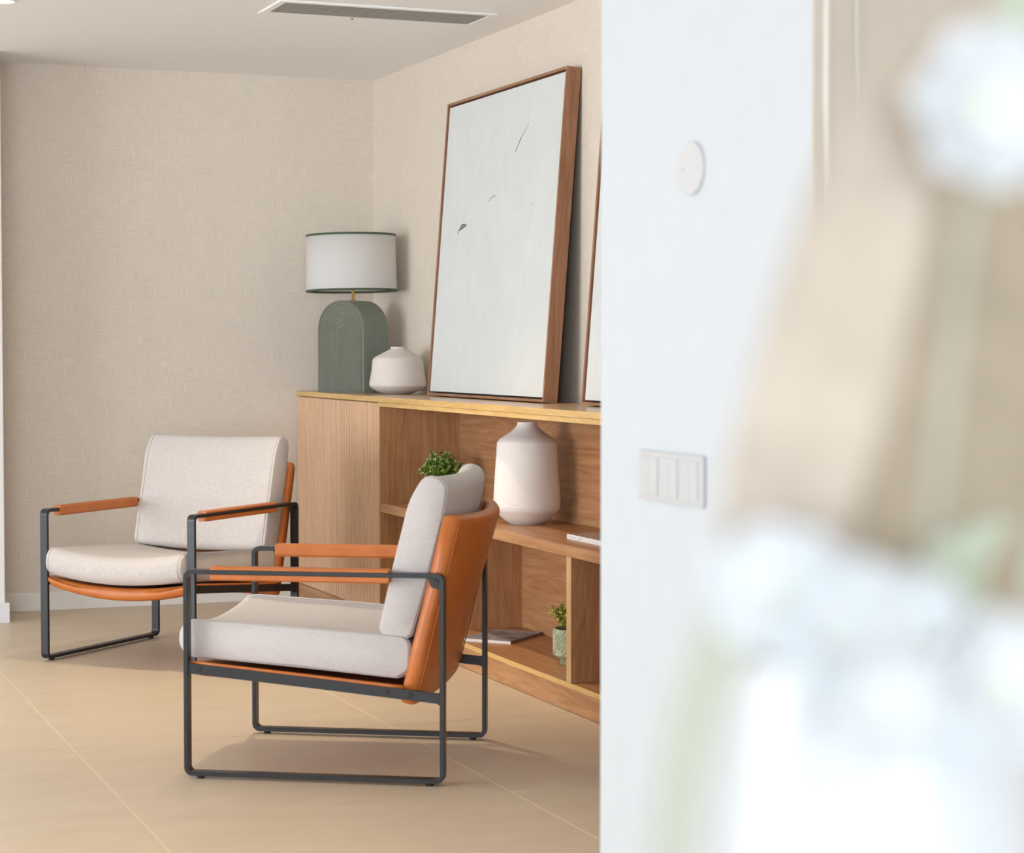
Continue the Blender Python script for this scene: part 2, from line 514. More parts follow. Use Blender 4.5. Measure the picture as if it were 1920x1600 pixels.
def baseboard(name, b, mat, tops):
    bm = bmesh.new(); box(bm, *b, bev=0.003)
    return struct(link_mesh(name, bm, mat))
baseboard('baseboard_back', (-1.728, -0.39, -0.014, 0.0, 0.0, 0.083), M['base_paint'], 0)
bm = bmesh.new()
box(bm, -9.0, -1.713, -0.345, -0.33, 0.0, 0.083)
box(bm, -1.728, -1.713, -0.3299, -0.0145, 0.0, 0.083)
struct(link_mesh('baseboard_left', bm, M['white_plastic']))

# white partition standing between the camera and the far end of the cabinet wall
PX, PU0, PU1 = -1.48, -5.831, -6.54
struct(boxobj('wall_partition', (PX, 0.0, PU1, PU0, -0.1, CEIL + 0.02), M['white_paint'], bev=0.004))
# beige door with a casing on the face turned to the window wall
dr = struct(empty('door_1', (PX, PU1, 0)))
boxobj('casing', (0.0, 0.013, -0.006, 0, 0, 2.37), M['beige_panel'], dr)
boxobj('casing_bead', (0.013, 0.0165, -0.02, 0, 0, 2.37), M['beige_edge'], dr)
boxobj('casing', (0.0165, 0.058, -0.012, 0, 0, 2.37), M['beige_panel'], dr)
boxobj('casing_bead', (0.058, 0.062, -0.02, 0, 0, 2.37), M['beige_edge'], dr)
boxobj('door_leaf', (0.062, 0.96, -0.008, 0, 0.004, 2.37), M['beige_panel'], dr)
hb = bmesh.new(); tube(hb, [(0.88, -0.008, 1.0), (0.88, -0.05, 1.0), (0.78, -0.05, 1.0)], 0.009, 10)
link_mesh('door_handle', hb, M['screw'], dr, True)

# window walls (behind and to the left of the camera)
def window_wall(prefix, along, fixed, lo, hi, wins, z0, z1):
    """wall pieces round window openings, each window with frame, mullions and panes"""
    def b(a0, a1, za, zb, t0, t1):
        if along == 'x': return (a0, a1, fixed + t0, fixed + t1, za, zb)
        return (fixed + t0, fixed + t1, a0, a1, za, zb)
    bm = bmesh.new()
    cur = lo
    for n, w0, w1 in wins:
        box(bm, *b(cur, w0, -0.1, CEIL, -0.2, 0)); cur = w1
        box(bm, *b(w0, w1, -0.1, z0, -0.2, 0)); box(bm, *b(w0, w1, z1, CEIL, -0.2, 0))
    box(bm, *b(cur, hi, -0.1, CEIL, -0.2, 0))
    struct(link_mesh(prefix, bm, M['white_paint']))
    for n, w0, w1 in wins:
        fr = struct(empty('window_%d' % n))
        bm = bmesh.new()
        for q in ((w0, w0 + .06, z0, z1), (w1 - .06, w1, z0, z1), (w0 + .06, w1 - .06, z0, z0 + .06), (w0 + .06, w1 - .06, z1 - .06, z1)):
            box(bm, *b(*q, -0.12, -0.06))
        link_mesh('window_frame', bm, M['white_plastic'], fr)
        k = 3; step = (w1 - w0 - .12) / k
        for i in range(k):
            a0 = w0 + .06 + i * step
            bm = bmesh.new(); box(bm, *b(a0 + .02, a0 + step - .02, z0 + .06, z1 - .06, -0.094, -0.088))
            link_mesh('pane', bm, M['glass'], fr)
            if i:
                bm = bmesh.new(); box(bm, *b(a0 - .02, a0 + .02, z0 + .06, z1 - .06, -0.115, -0.065))
                link_mesh('mullion', bm, M['white_plastic'], fr)
window_wall('wall_front', 'x', -17.0, -9.1, 0.2, [(1, -8.65, -3.15)], 0.2, 2.35)
window_wall('wall_left', 'y', -9.0, -17.0, 0.0, [(2, -14.65, -8.55), (3, -6.2, -2.2)], 0.2, 2.35)

# ------------------------------------------------------------------ ceiling grille and downlights
gx0, gx1, gy0, gy1 = -0.985, -0.158, -1.985, -1.672
vent = empty('ceiling_vent', ((gx0 + gx1) / 2, (gy0 + gy1) / 2, CEIL), 0,
             'long linear air grille with grey slats and thin white frame on ceiling', 'air vent')
cx, cy = vent.location.x, vent.location.y
L2, W2 = (gx1 - gx0) / 2, (gy1 - gy0) / 2
bm = bmesh.new()
fw = 0.028
box(bm, -L2, L2, -W2, -W2 + fw, -0.007, 0, 0.002); box(bm, -L2, L2, W2 - fw - 0.03, W2, -0.004, 0, 0.001)
box(bm, -L2, -L2 + fw, -W2 + fw, W2 - fw - 0.03, -0.007, 0, 0.002); box(bm, L2 - fw, L2, -W2 + fw, W2 - fw - 0.03, -0.007, 0, 0.002)
link_mesh('frame', bm, M['ceiling_paint'], vent)
boxobj('duct_backing', (-L2 + fw, L2 - fw, -W2 + fw, W2 - fw - 0.03, -0.0008, 0), M['dark'], vent)
ns = 9; y0 = -W2 + fw; pitch = (2 * W2 - 2 * fw - 0.03) / ns
bm = bmesh.new()
sl = [(-0.011, -0.0055), (0.006, -0.0055), (0.011, -0.0012), (-0.009, -0.0012)]
loft(bm, [[(x, a, b) for a, b in sl] for x in (-L2 + fw, L2 - fw)]); fixn(bm)
s0 = link_mesh('slat', bm, M['grille'], vent)
for k in range(ns):
    o = s0 if k == 0 else dup(s0, vent)
    o.location = (0, y0 + pitch * (k + 0.5), 0)
bm = bmesh.new(); lathe(bm, [(0.0035, -0.008), (0.0035, -0.003)], 12, True, True)
o = link_mesh('screw', bm, M['dark'], vent); o.location = (-0.06, W2 - 0.028, 0)

def downlight(x, y, power, label, size=0.05, spot=2.2, blend=0.7):
    t = empty('downlight', (x, y, CEIL), 0, label, 'downlight', 'recessed ceiling downlights')
    bm = bmesh.new(); lathe(bm, [(0.040, -0.001), (0.042, -0.006), (0.048, -0.006), (0.050, 0.0)], 40, False, False); fixn(bm)
    link_mesh('trim_ring', bm, M['ceiling_paint'], t, True)
    bm = bmesh.new(); lathe(bm, [(0.002, -0.0015), (0.040, -0.0015)], 32, True, False); fixn(bm)
    e = NT('lamp_glow'); e.set((0.9, 0.8, 0.6), 0.5)
    e.b.inputs['Emission Color'].default_value = (1, 0.83, 0.58, 1); e.b.inputs['Emission Strength'].default_value = 6
    link_mesh('lens', bm, e.m, t)
    l = bpy.data.lights.new('downlight_beam', 'SPOT'); l.energy = power; l.color = (1.0, 0.81, 0.54)
    l.spot_size = spot; l.spot_blend = blend; l.shadow_soft_size = size
    o = bpy.data.objects.new('downlight_beam', l); COL.objects.link(o); o.parent = t
    o.location = (0, 0, -0.02)
    return t
downlight(-1.05, -2.40, 84, 'recessed downlight between air grille and cabinet wall', 0.05, 1.5, 1.0)
downlight(-1.893, -1.60, 7, 'recessed downlight above armchair by papered back wall')
downlight(-1.893, -3.60, 7, 'recessed downlight over open tiled floor before the armchairs')
downlight(-2.2, -5.0, 44, 'added unseen fill downlight over tiled floor near the partition end', 0.05, 1.3, 1.0)  # extra fill spot out of view, added to brighten the front floor

# ------------------------------------------------------------------ sideboard
CF, CT = -0.372, 0.953           # front plane, top height
UD = 1.203                       # doors end
UE = 4.40                        # far end of the sideboard
sb = empty('sideboard', (0, 0, 0), 0, 'long oak sideboard with fluted doors and open shelves against papered wall', 'sideboard')
wt = boxobj('worktop', (CF, -0.001, -UE, -0.002, CT - 0.0215, CT), M['oak_top'], sb)
boxobj('edge_band', (CF - 0.0015, CF - 0.0001, -UE, -0.002, CT - 0.0213, CT - 0.0003), M['oak_edge'], wt)
tp = boxobj('top_panel', (CF + 0.0, -0.02, -UE, -1.2265, CT - 0.0385, CT - 0.0222), M['oak_y'], sb)
boxobj('edge_band', (CF - 0.0015, CF - 0.0001, -UE, -1.2265, CT - 0.0383, CT - 0.0224), M['oak_edge'], tp)
boxobj('back_panel', (-0.033, -0.012, -UE, -1.226, 0.093, CT - 0.0385), M['oak_y'], sb)
bp = boxobj('bottom_panel', (CF, -0.012, -UE, -1.226, 0.0755, 0.0925), M['oak_y'], sb)
boxobj('edge_band', (CF - 0.0015, CF - 0.0001, -UE, -1.2035, 0.0757, 0.0923), M['oak_edge'], bp)
boxobj('plinth', (CF + 0.0, CF + 0.02, -UE, -0.004, 0.002, 0.0752), M['oak_y'], sb)
sp = boxobj('side_panel', (CF, -0.012, -1.226, -UD, 0.0755, CT - 0.0222), M['oak_z'], sb)
boxobj('edge_band', (CF - 0.0015, CF - 0.0001, -1.2258, -UD - 0.0002, 0.093, CT - 0.0222), M['oak_edge_z'], sp)
ms = boxobj('shelf', (CF + 0.001, -0.0335, -UE, -1.2265, 0.4905, 0.5265), M['oak_y'], sb)
for u in (1.872, 3.118, 4.364):
    d = boxobj('divider', (CF + 0.001, -0.0335, -u - 0.036, -u, 0.093, 0.490), M['oak_z'], sb)
    boxobj('edge_band', (CF - 0.0004, CF + 0.0008, -u - 0.0358, -u - 0.0002, 0.093, 0.490), M['oak_edge_z'], d)
boxobj('end_panel', (CF + 0.001, -0.0335, -UE, -4.364, 0.527, CT - 0.0386), M['oak_z'], sb)
boxobj('carcass', (CF + 0.03, -0.012, -UD, -0.004, 0.0755, CT - 0.0222), M['oak_z'], sb)
# fluted doors
def door(ua, ub):
    w = ub - ua
    d = boxobj('door', (CF + 0.0105, CF + 0.0285, -ub, -ua, 0.0780, CT - 0.0262), M['oak_flute'], sb)
    n = int(round(w / 0.0238)); p = w / n
    bm = bmesh.new()
    zz = (0.0785, CT - 0.0267)
    for k in range(n):
        c = -ua - p * (k + 0.5); r = p * 0.25
        xb, xf = CF + 0.0105, CF + 0.0005
        sec = [(xb, c - r), (xf + 0.0015, c - r), (xf, c - r * 0.7), (xf, c + r * 0.7), (xf + 0.0015, c + r), (xb, c + r)]
        lo = [bm.verts.new((a, b, zz[0])) for a, b in sec]; hi = [bm.verts.new((a, b, zz[1])) for a, b in sec]
        for q in range(5): bm.faces.new((lo[q], lo[q + 1], hi[q + 1], hi[q]))
        bm.faces.new(hi); bm.faces.new(lo[::-1])
    fixn(bm)
    link_mesh('fluting', bm, M['oak_flute'], d, False, 'stuff')
door(0.012, 0.6155); door(0.6185, UD - 0.003)

# ------------------------------------------------------------------ table lamp
lamp = empty('table_lamp', (-0.222, -0.392, CT), 0,
             'sage green ribbed arch table lamp with white drum shade in the corner', 'table lamp')
lamp.rotation_euler = (0, 0, math.radians(-21.797 - 34))
# local: x = along the arch width, -y = towards the viewer
AW, AT, AH = 0.124, 0.185, 0.400
zc = AH - AW
def arch_pts(r, z0=0.0, n=24):
    pts = [(-r, z0)]
    for k in range(n + 1):
        a = PI - PI * k / n
        pts.append((r * math.cos(a), zc + r * math.sin(a)))
    pts.append((r, z0))
    return pts
body = bmesh.new()
prof = arch_pts(AW)
loft(body, [[(x * s, y, (z - 0.0) if z < 0.001 else z - (1 - s) * 0.1) for x, z in prof] for y, s in ((-AT / 2, 0.985), (-AT / 2 + 0.004, 1.0), (AT / 2 - 0.004, 1.0), (AT / 2, 0.985))])
fixn(body)
lb = link_mesh('base', body, M['lamp_green'], lamp)
# raised concentric ribs on both faces, and ribs along the flanks
rb = bmesh.new()
nr = 13; pr = AW / nr
for side in (-1, 1):
    for k in range(nr):
        r0 = pr * (k + 0.14); r1 = pr * (k + 0.86)
        if k == nr - 1: r1 = AW * 0.975
        a = arch_pts(r1, 0.002, 20); b = arch_pts(r0, 0.002, 20); m = arch_pts((r0 + r1) / 2, 0.002, 20)
        yb = side * AT / 2; yt = side * (AT / 2 + 0.006)
        va = [rb.verts.new((x, yb, z)) for x, z in a]; vm = [rb.verts.new((x, yt, z)) for x, z in m]; vb = [rb.verts.new((x, yb, z)) for x, z in b]
        for q in range(len(a) - 1):
            rb.faces.new((va[q], va[q + 1], vm[q + 1], vm[q])); rb.faces.new((vm[q], vm[q + 1], vb[q + 1], vb[q]))
nf = 16
pf = AT / nf
for k in range(nf):
    y = -AT / 2 + pf * (k + 0.5)
    o1 = arch_pts(AW, 0.002, 24); o2 = arch_pts(AW + 0.0045, 0.002, 24)
    va = [rb.verts.new((x, y - pf * .4, z)) for x, z in o1]; vm = [rb.verts.new((x, y, z)) for x, z in o2]; vb = [rb.verts.new((x, y + pf * .4, z)) for x, z in o1]
    for q in range(len(o1) - 1):
        rb.faces.new((va[q], va[q + 1], vm[q + 1], vm[q])); rb.faces.new((vm[q], vm[q + 1], vb[q + 1], vb[q]))
fixn(rb)
link_mesh('ribbing', rb, M['lamp_green'], lb, False, 'stuff')
bm = bmesh.new(); lathe(bm, [(0.0155, AH - 0.002), (0.0155, AH + 0.005), (0.0065, AH + 0.007), (0.0065, AH + 0.17), (0.012, AH + 0.172), (0.012, AH + 0.21)], 20, True, True)
link_mesh('stem', bm, M['brass'], lamp, True)
bm = bmesh.new()
z0s, z1s, rt, rbm = 0.448, 0.690, 0.1965, 0.200
lathe(bm, [(rbm, z0s), (rt, z1s), (rt - 0.003, z1s), (rbm - 0.003, z0s), (rbm, z0s)], 96, False, False)
shade = link_mesh('shade', bm, M['shade_fabric'], lamp, True)
for zz, rr in ((z0s, rbm), (z1s, rt)):
    bm = bmesh.new(); lathe(bm, [(rr + 0.0012, zz - 0.0045), (rr + 0.0022, zz), (rr + 0.0012, zz + 0.0045), (rr - 0.0042, zz + 0.0045), (rr - 0.0042, zz - 0.0045), (rr + 0.0012, zz - 0.0045)], 96, False)
    link_mesh('trim_band', bm, M['green_trim'], shade, True)
bm = bmesh.new()
for k in range(3):
    a = 2 * PI * k / 3 + 0.4
    tube(bm, [(0, 0, 0.60), (0.196 * math.cos(a), 0.196 * math.sin(a), 0.60)], 0.0016, 6)
link_mesh('spider', bm, M['brass'], shade)
shade.rotation_euler = (0, math.radians(-1.0), 0)

# ------------------------------------------------------------------ vases
def vase(name, prof, loc, mat, label, n=10):
    P = catmull([(r, z) for r, z in prof], n)
    bm = bmesh.new(); rings = lathe(bm, P, 72, True, False)
    inner = [(max(P[-1][0] - 0.004, 0.003), P[-1][1] - 0.001), (max(P[-1][0] - 0.006, 0.003), P[-1][1] - 0.03)]
    r2 = [rings[-1]]
    for r, z in inner:
        ring = [bm.verts.new((r * math.cos(2 * PI * k / 72), r * math.sin(2 * PI * k / 72), z)) for k in range(72)]
        for k in range(72): bm.faces.new((r2[-1][k], r2[-1][(k + 1) % 72], ring[(k + 1) % 72], ring[k]))
        r2.append(ring)
    bm.faces.new(r2[-1])
    fixn(bm)
    o = link_mesh(name, bm, mat, None, True)
    o.location = loc
    return tag(o, label, 'vase')
vase('squat_vase', [(0.052, 0.0), (0.062, 0.0025), (0.095, 0.016), (0.1165, 0.031), (0.1215, 0.042), (0.118, 0.066), (0.112, 0.10), (0.1085, 0.134), (0.1065, 0.146), (0.098, 0.156),
                    (0.073, 0.170), (0.046, 0.184), (0.031, 0.192), (0.0295, 0.1985), (0.0290, 0.2005)],
     (-0.150, -0.793, CT), M['ceramic'], 'squat sand coloured ceramic vase beside the green lamp')
vase('tall_vase', [(0.058, 0.0), (0.062, 0.002), (0.085, 0.018), (0.112, 0.045), (0.1185, 0.060), (0.1192, 0.074), (0.117, 0.12), (0.112, 0.20), (0.1065, 0.282), (0.1035, 0.292), (0.092, 0.304),
                   (0.064, 0.322), (0.044, 0.338), (0.036, 0.350), (0.0345, 0.358), (0.0350, 0.3605)],
     (-0.19, -2.341, 0.5265), M['ceramic2'], 'tall speckled shouldered vase standing on the middle shelf')

# ------------------------------------------------------------------ leaning canvases
def canvas(u0, label, strokes):
    Wd, Hh, Dp = 1.229, 1.1878, 0.055
    phi = 0.0769
    # pivot = bottom rear edge on the worktop
    root = empty('framed_canvas', (-0.1494 + Dp * math.cos(phi), -u0 - Wd / 2, CT), 0, label, 'picture', 'framed canvases leaning on the sideboard')
    # local: x 0 = rear face, x -Dp = front face, y = width, z = height
    root.rotation_euler = (0, phi, 0)
    h = Wd / 2; ft = 0.010
    for nm, b, m in (('frame_rail', (-Dp, 0, -h, h, 0, ft), 'walnut_y'), ('frame_rail', (-Dp, 0, -h, h, Hh - ft, Hh), 'walnut_y'),
                     ('frame_stile', (-Dp, 0, -h, -h + ft, ft, Hh - ft), 'walnut_z'), ('frame_stile', (-Dp, 0, h - ft, h, ft, Hh - ft), 'walnut_z')):
        boxobj(nm, b, M[m], root, bev=0.0008, seg=1)
    boxobj('backing', (-0.012, -0.003, -h + ft, h - ft, ft, Hh - ft), M['shadow_gap'], root)
    gp = 0.007
    cv = boxobj('canvas', (-Dp + 0.006, -0.0125, -h + ft + gp, h - ft - gp, ft + gp, Hh - ft - gp), M['canvas'], root, bev=0.0015)
    for pts, w, mat in strokes:
        P = catmull([(a, b) for a, b in pts], 6)
        bm = bmesh.new()
        x = -Dp + 0.006
        n = len(P)
        rows = []
        for i, (a, b) in enumerate(P):
            d = Vector((P[min(i + 1, n - 1)][0] - P[max(i - 1, 0)][0], P[min(i + 1, n - 1)][1] - P[max(i - 1, 0)][1])).normalized()
            ww = w * (math.sin(PI * (0.06 + 0.9 * i / (n - 1))) ** 0.7)
            nx, nz = -d.y * ww, d.x * ww
            y = h - a * Wd; z = b * Hh      # a from the end next to the corner
            rows.append((bm.verts.new((x, y + nx, z + nz)), bm.verts.new((x - 0.0022, y, z)), bm.verts.new((x, y - nx, z - nz))))
        for A, B in zip(rows, rows[1:]):
            bm.faces.new((A[0], B[0], B[1], A[1])); bm.faces.new((A[1], B[1], B[2], A[2])); bm.faces.new((A[2], B[2], B[0], A[0]))
        fixn(bm)
        link_mesh('brush_stroke', bm, M[mat], cv, True)
    return root
STR = [([(0.635, 0.780), (0.655, 0.800), (0.672, 0.822)], 0.013, 'paint_grey'),
       ([(0.672, 0.822), (0.700, 0.838), (0.725, 0.860)], 0.010, 'paint_pale'),
       ([(0.175, 0.545), (0.190, 0.562), (0.215, 0.568), (0.25, 0.571)], 0.011, 'paint_grey'),
       ([(0.43, 0.636), (0.46, 0.648), (0.49, 0.652)], 0.004, 'paint_pale'),
       ([(0.79, 0.600), (0.797, 0.606)], 0.004, 'paint_pale')]
canvas(1.1619, 'large off-white abstract canvas in walnut frame leaning beside squat vase', STR)
canvas(2.722, 'off-white canvas in walnut frame leaning half behind the white partition', [])

# ------------------------------------------------------------------ potted plants
def pot_relief(th, z):
    """hexagon and chevron ridges in relief"""
    p = 0.42
    a = (th / (2 * PI)) * 7.0
    fx = abs((a % 1.0) - 0.5) * 2          # 0 middle, 1 edge
    zz = z / 0.052
    tri = (zz + fx * 0.75) % 1.0 if int(math.floor(zz)) % 2 == 0 else (zz - fx * 0.75) % 1.0
    r = (math.cos(tri * 2 * PI * 3) * 0.5 + 0.5) ** 1.2
    if fx < 0.07 or fx > 0.93: r = 0.0 if 0.04 < fx < 0.96 else 1.0
    return r * 0.0038

def potted(name, loc, label, seed, leaf, tall):
    random.seed(seed)
    t = empty(name, loc, random.random() * 6, label, 'potted plant', 'small potted plants in the sideboard')
    bm = bmesh.new()
    S = 168
    prof = [(0.044, 0.0), (0.046, 0.001), (0.0445, 0.018), (0.050, 0.0205), (0.060, 0.024), (0.0645, 0.030)]
    n2 = 46
    for k in range(n2 + 1): prof.append((0.0655 + 0.001 * k / n2, 0.032 + 0.082 * k / n2))
    prof += [(0.067, 0.117), (0.066, 0.120), (0.062, 0.120), (0.060, 0.112), (0.060, 0.100)]
    rings = []
    for r, z in prof:
        rings.append([bm.verts.new(((r + (pot_relief(2 * PI * k / S, z) if 0.031 < z < 0.1145 and r > 0.065 else 0)) * math.cos(2 * PI * k / S),
                                    (r + (pot_relief(2 * PI * k / S, z) if 0.031 < z < 0.1145 and r > 0.065 else 0)) * math.sin(2 * PI * k / S), z)) for k in range(S)])
    for a, b in zip(rings, rings[1:]):
        for k in range(S): bm.faces.new((a[k], a[(k + 1) % S], b[(k + 1) % S], b[k]))
    bm.faces.new(rings[0][::-1])
    link_mesh('pot', bm, M['pot_green'], t, True)
    bm = bmesh.new(); lathe(bm, [(0.002, 0.108), (0.0605, 0.106)], 24, True); fixn(bm)
    link_mesh('soil', bm, M['soil'], t)
    fol, tips, stm = bmesh.new(), bmesh.new(), bmesh.new()
    def leafq(b, p, d, L, W):
        d = d.normalized(); s = d.cross(Vector((random.gauss(0, 1), random.gauss(0, 1), random.gauss(0, 1)))).normalized(); nn = d.cross(s)
        v = [b.verts.new(p), b.verts.new(p + d * L * .5 + s * W + nn * W * .3), b.verts.new(p + d * L), b.verts.new(p + d * L * .5 - s * W + nn * W * .3)]
        m = b.verts.new(p + d * L * .5 - nn * W * .15)
        for q in range(4): b.faces.new((v[q], v[(q + 1) % 4], m))
    nst = 66 if not tall else 46
    for i in range(nst):
        az = random.uniform(0, 2 * PI)
        if tall:
            sp = random.uniform(0.02, 0.085); hh = random.uniform(0.045, 0.085)
            if i % 4 == 0: sp = random.uniform(0.0, 0.05); hh = random.uniform(0.08, 0.122)
        else:
            el = math.acos(random.uniform(0.0, 1.0)); R = random.uniform(0.75, 1.0)
            sp = 0.088 * math.sin(el) * R; hh = 0.012 + 0.098 * math.cos(el) * R
        base = Vector((0.035 * math.cos(az) * random.random(), 0.035 * math.sin(az) * random.random(), 0.105))
        tip = Vector((sp * math.cos(az), sp * math.sin(az), 0.112 + hh))
        mid = base.lerp(tip, 0.55) + Vector((0, 0, 0.012))
        pts = [base, base.lerp(mid, .5) + Vector((0, 0, .004)), mid, tip]
        tube(stm, pts, 0.0011, 5)
        for k in range(15):
            f = 0.25 + 0.75 * k / 14
            p = (base.lerp(mid, f / .55) if f < .55 else mid.lerp(tip, (f - .55) / .45))
            d = (tip - base).normalized() * 0.5 + Vector((random.gauss(0, 1), random.gauss(0, 1), random.gauss(0.2, 0.8))).normalized()
            leafq(fol, p, d, random.uniform(0.012, 0.021) * (0.8 if tall else 1), random.uniform(0.0034, 0.0058))
        if random.random() < (0.85 if not tall else 0.45):
            for k in range(6):
                d = Vector((random.gauss(0, 1), random.gauss(0, 1), random.gauss(0.5, 0.7)))
                leafq(tips, tip, d, random.uniform(0.008, 0.014), 0.0032)
    link_mesh('stems', stm, M['stem'], t, False, 'stuff')
    link_mesh('foliage', fol, M[leaf], t, False, 'stuff')
    link_mesh('blossoms', tips, M['tip'], t, False, 'stuff')
    return t
potted('potted_shrub', (-0.2, -1.48, 0.5265), 'rounded green plant with pale blossoms in celadon pot behind chair back', 4, 'leaf', False)
potted('potted_shrub', (-0.205, -2.79, 0.0925), 'yellow-green sprig plant in patterned celadon pot on bottom shelf', 9, 'leaf_yellow', True)

# ------------------------------------------------------------------ book and magazine
bk = empty('book', (-0.285, -2.924, 0.5265), 0, 'thin white-spined book lying on the middle shelf near tall vase', 'book')
boxobj('page_block', (0.003, 0.215, -0.286, -0.002, 0.002, 0.0145), M['paper'], bk)
boxobj('cover', (0.0, 0.22, -0.29, 0.0, 0.0145, 0.0165), M['book_cover'], bk)
boxobj('cover', (0.0, 0.22, -0.29, 0.0, 0.0, 0.002), M['white_plastic'], bk)
spn = boxobj('spine', (-0.0025, 0.0, -0.29, 0.0, 0.0, 0.0165), M['white_plastic'], bk, bev=0.0008)
bm = bmesh.new()
x = -0.0029
a = -0.018
for k, w in enumerate((0.012, 0.008, 0.014, 0.01, 0.006, 0.012, 0.009)):
    box(bm, x, -0.0025, a - w, a, 0.006, 0.0105); a -= w + (0.004 if k != 3 else 0.014)
link_mesh('spine_print', bm, M['print_blue'], spn)

mg = empty('magazine', (-0.20, -2.13, 0.0925), 0, 'glossy magazine with crowded photo cover lying on bottom shelf', 'magazine')
mg.rotation_euler = (0, 0, math.radians(42.5))
MWd, MH = 0.195, 0.27
boxobj('page_block', (-MH / 2, MH / 2, -MWd / 2, MWd / 2, 0.0, 0.0095), M['paper'], mg)
cvr = boxobj('cover', (-MH / 2 - .001, MH / 2 + .001, -MWd / 2 - .001, MWd / 2 + .001, 0.0095, 0.0103), M['cover'], mg)
boxobj('spine', (-MH / 2 - .001, MH / 2 + .001, -MWd / 2 - .0022, -MWd / 2 - .001, 0.0, 0.0103), M['print_brown'], mg)
boxobj('masthead_band', (MH / 2 - 0.052, MH / 2, -MWd / 2, MWd / 2, 0.0103, 0.0105), M['masthead_strip'], cvr)
fc = bpy.data.curves.new('masthead', 'FONT'); fc.body = 'INTERIORES'; fc.size = 0.05; fc.align_x = 'CENTER'; fc.extrude = 0.0001
fo = bpy.data.objects.new('masthead_tmp', fc); COL.objects.link(fo)
dg = bpy.context.evaluated_depsgraph_get(); dg.update()
me = bpy.data.meshes.new_from_object(fo.evaluated_get(dg))
bpy.data.objects.remove(fo)
me.materials.clear(); me.materials.append(M['print_brown'])
mo = bpy.data.objects.new('masthead', me); COL.objects.link(mo); mo.parent = cvr
xs = [v.co.x for v in me.vertices]; sc_ = 0.18 / (max(xs) - min(xs))
mo.scale = (sc_, sc_ * 1.15, 1); mo.rotation_euler = (0, 0, -PI / 2); mo.location = (MH / 2 - 0.044, 0.0, 0.01065)

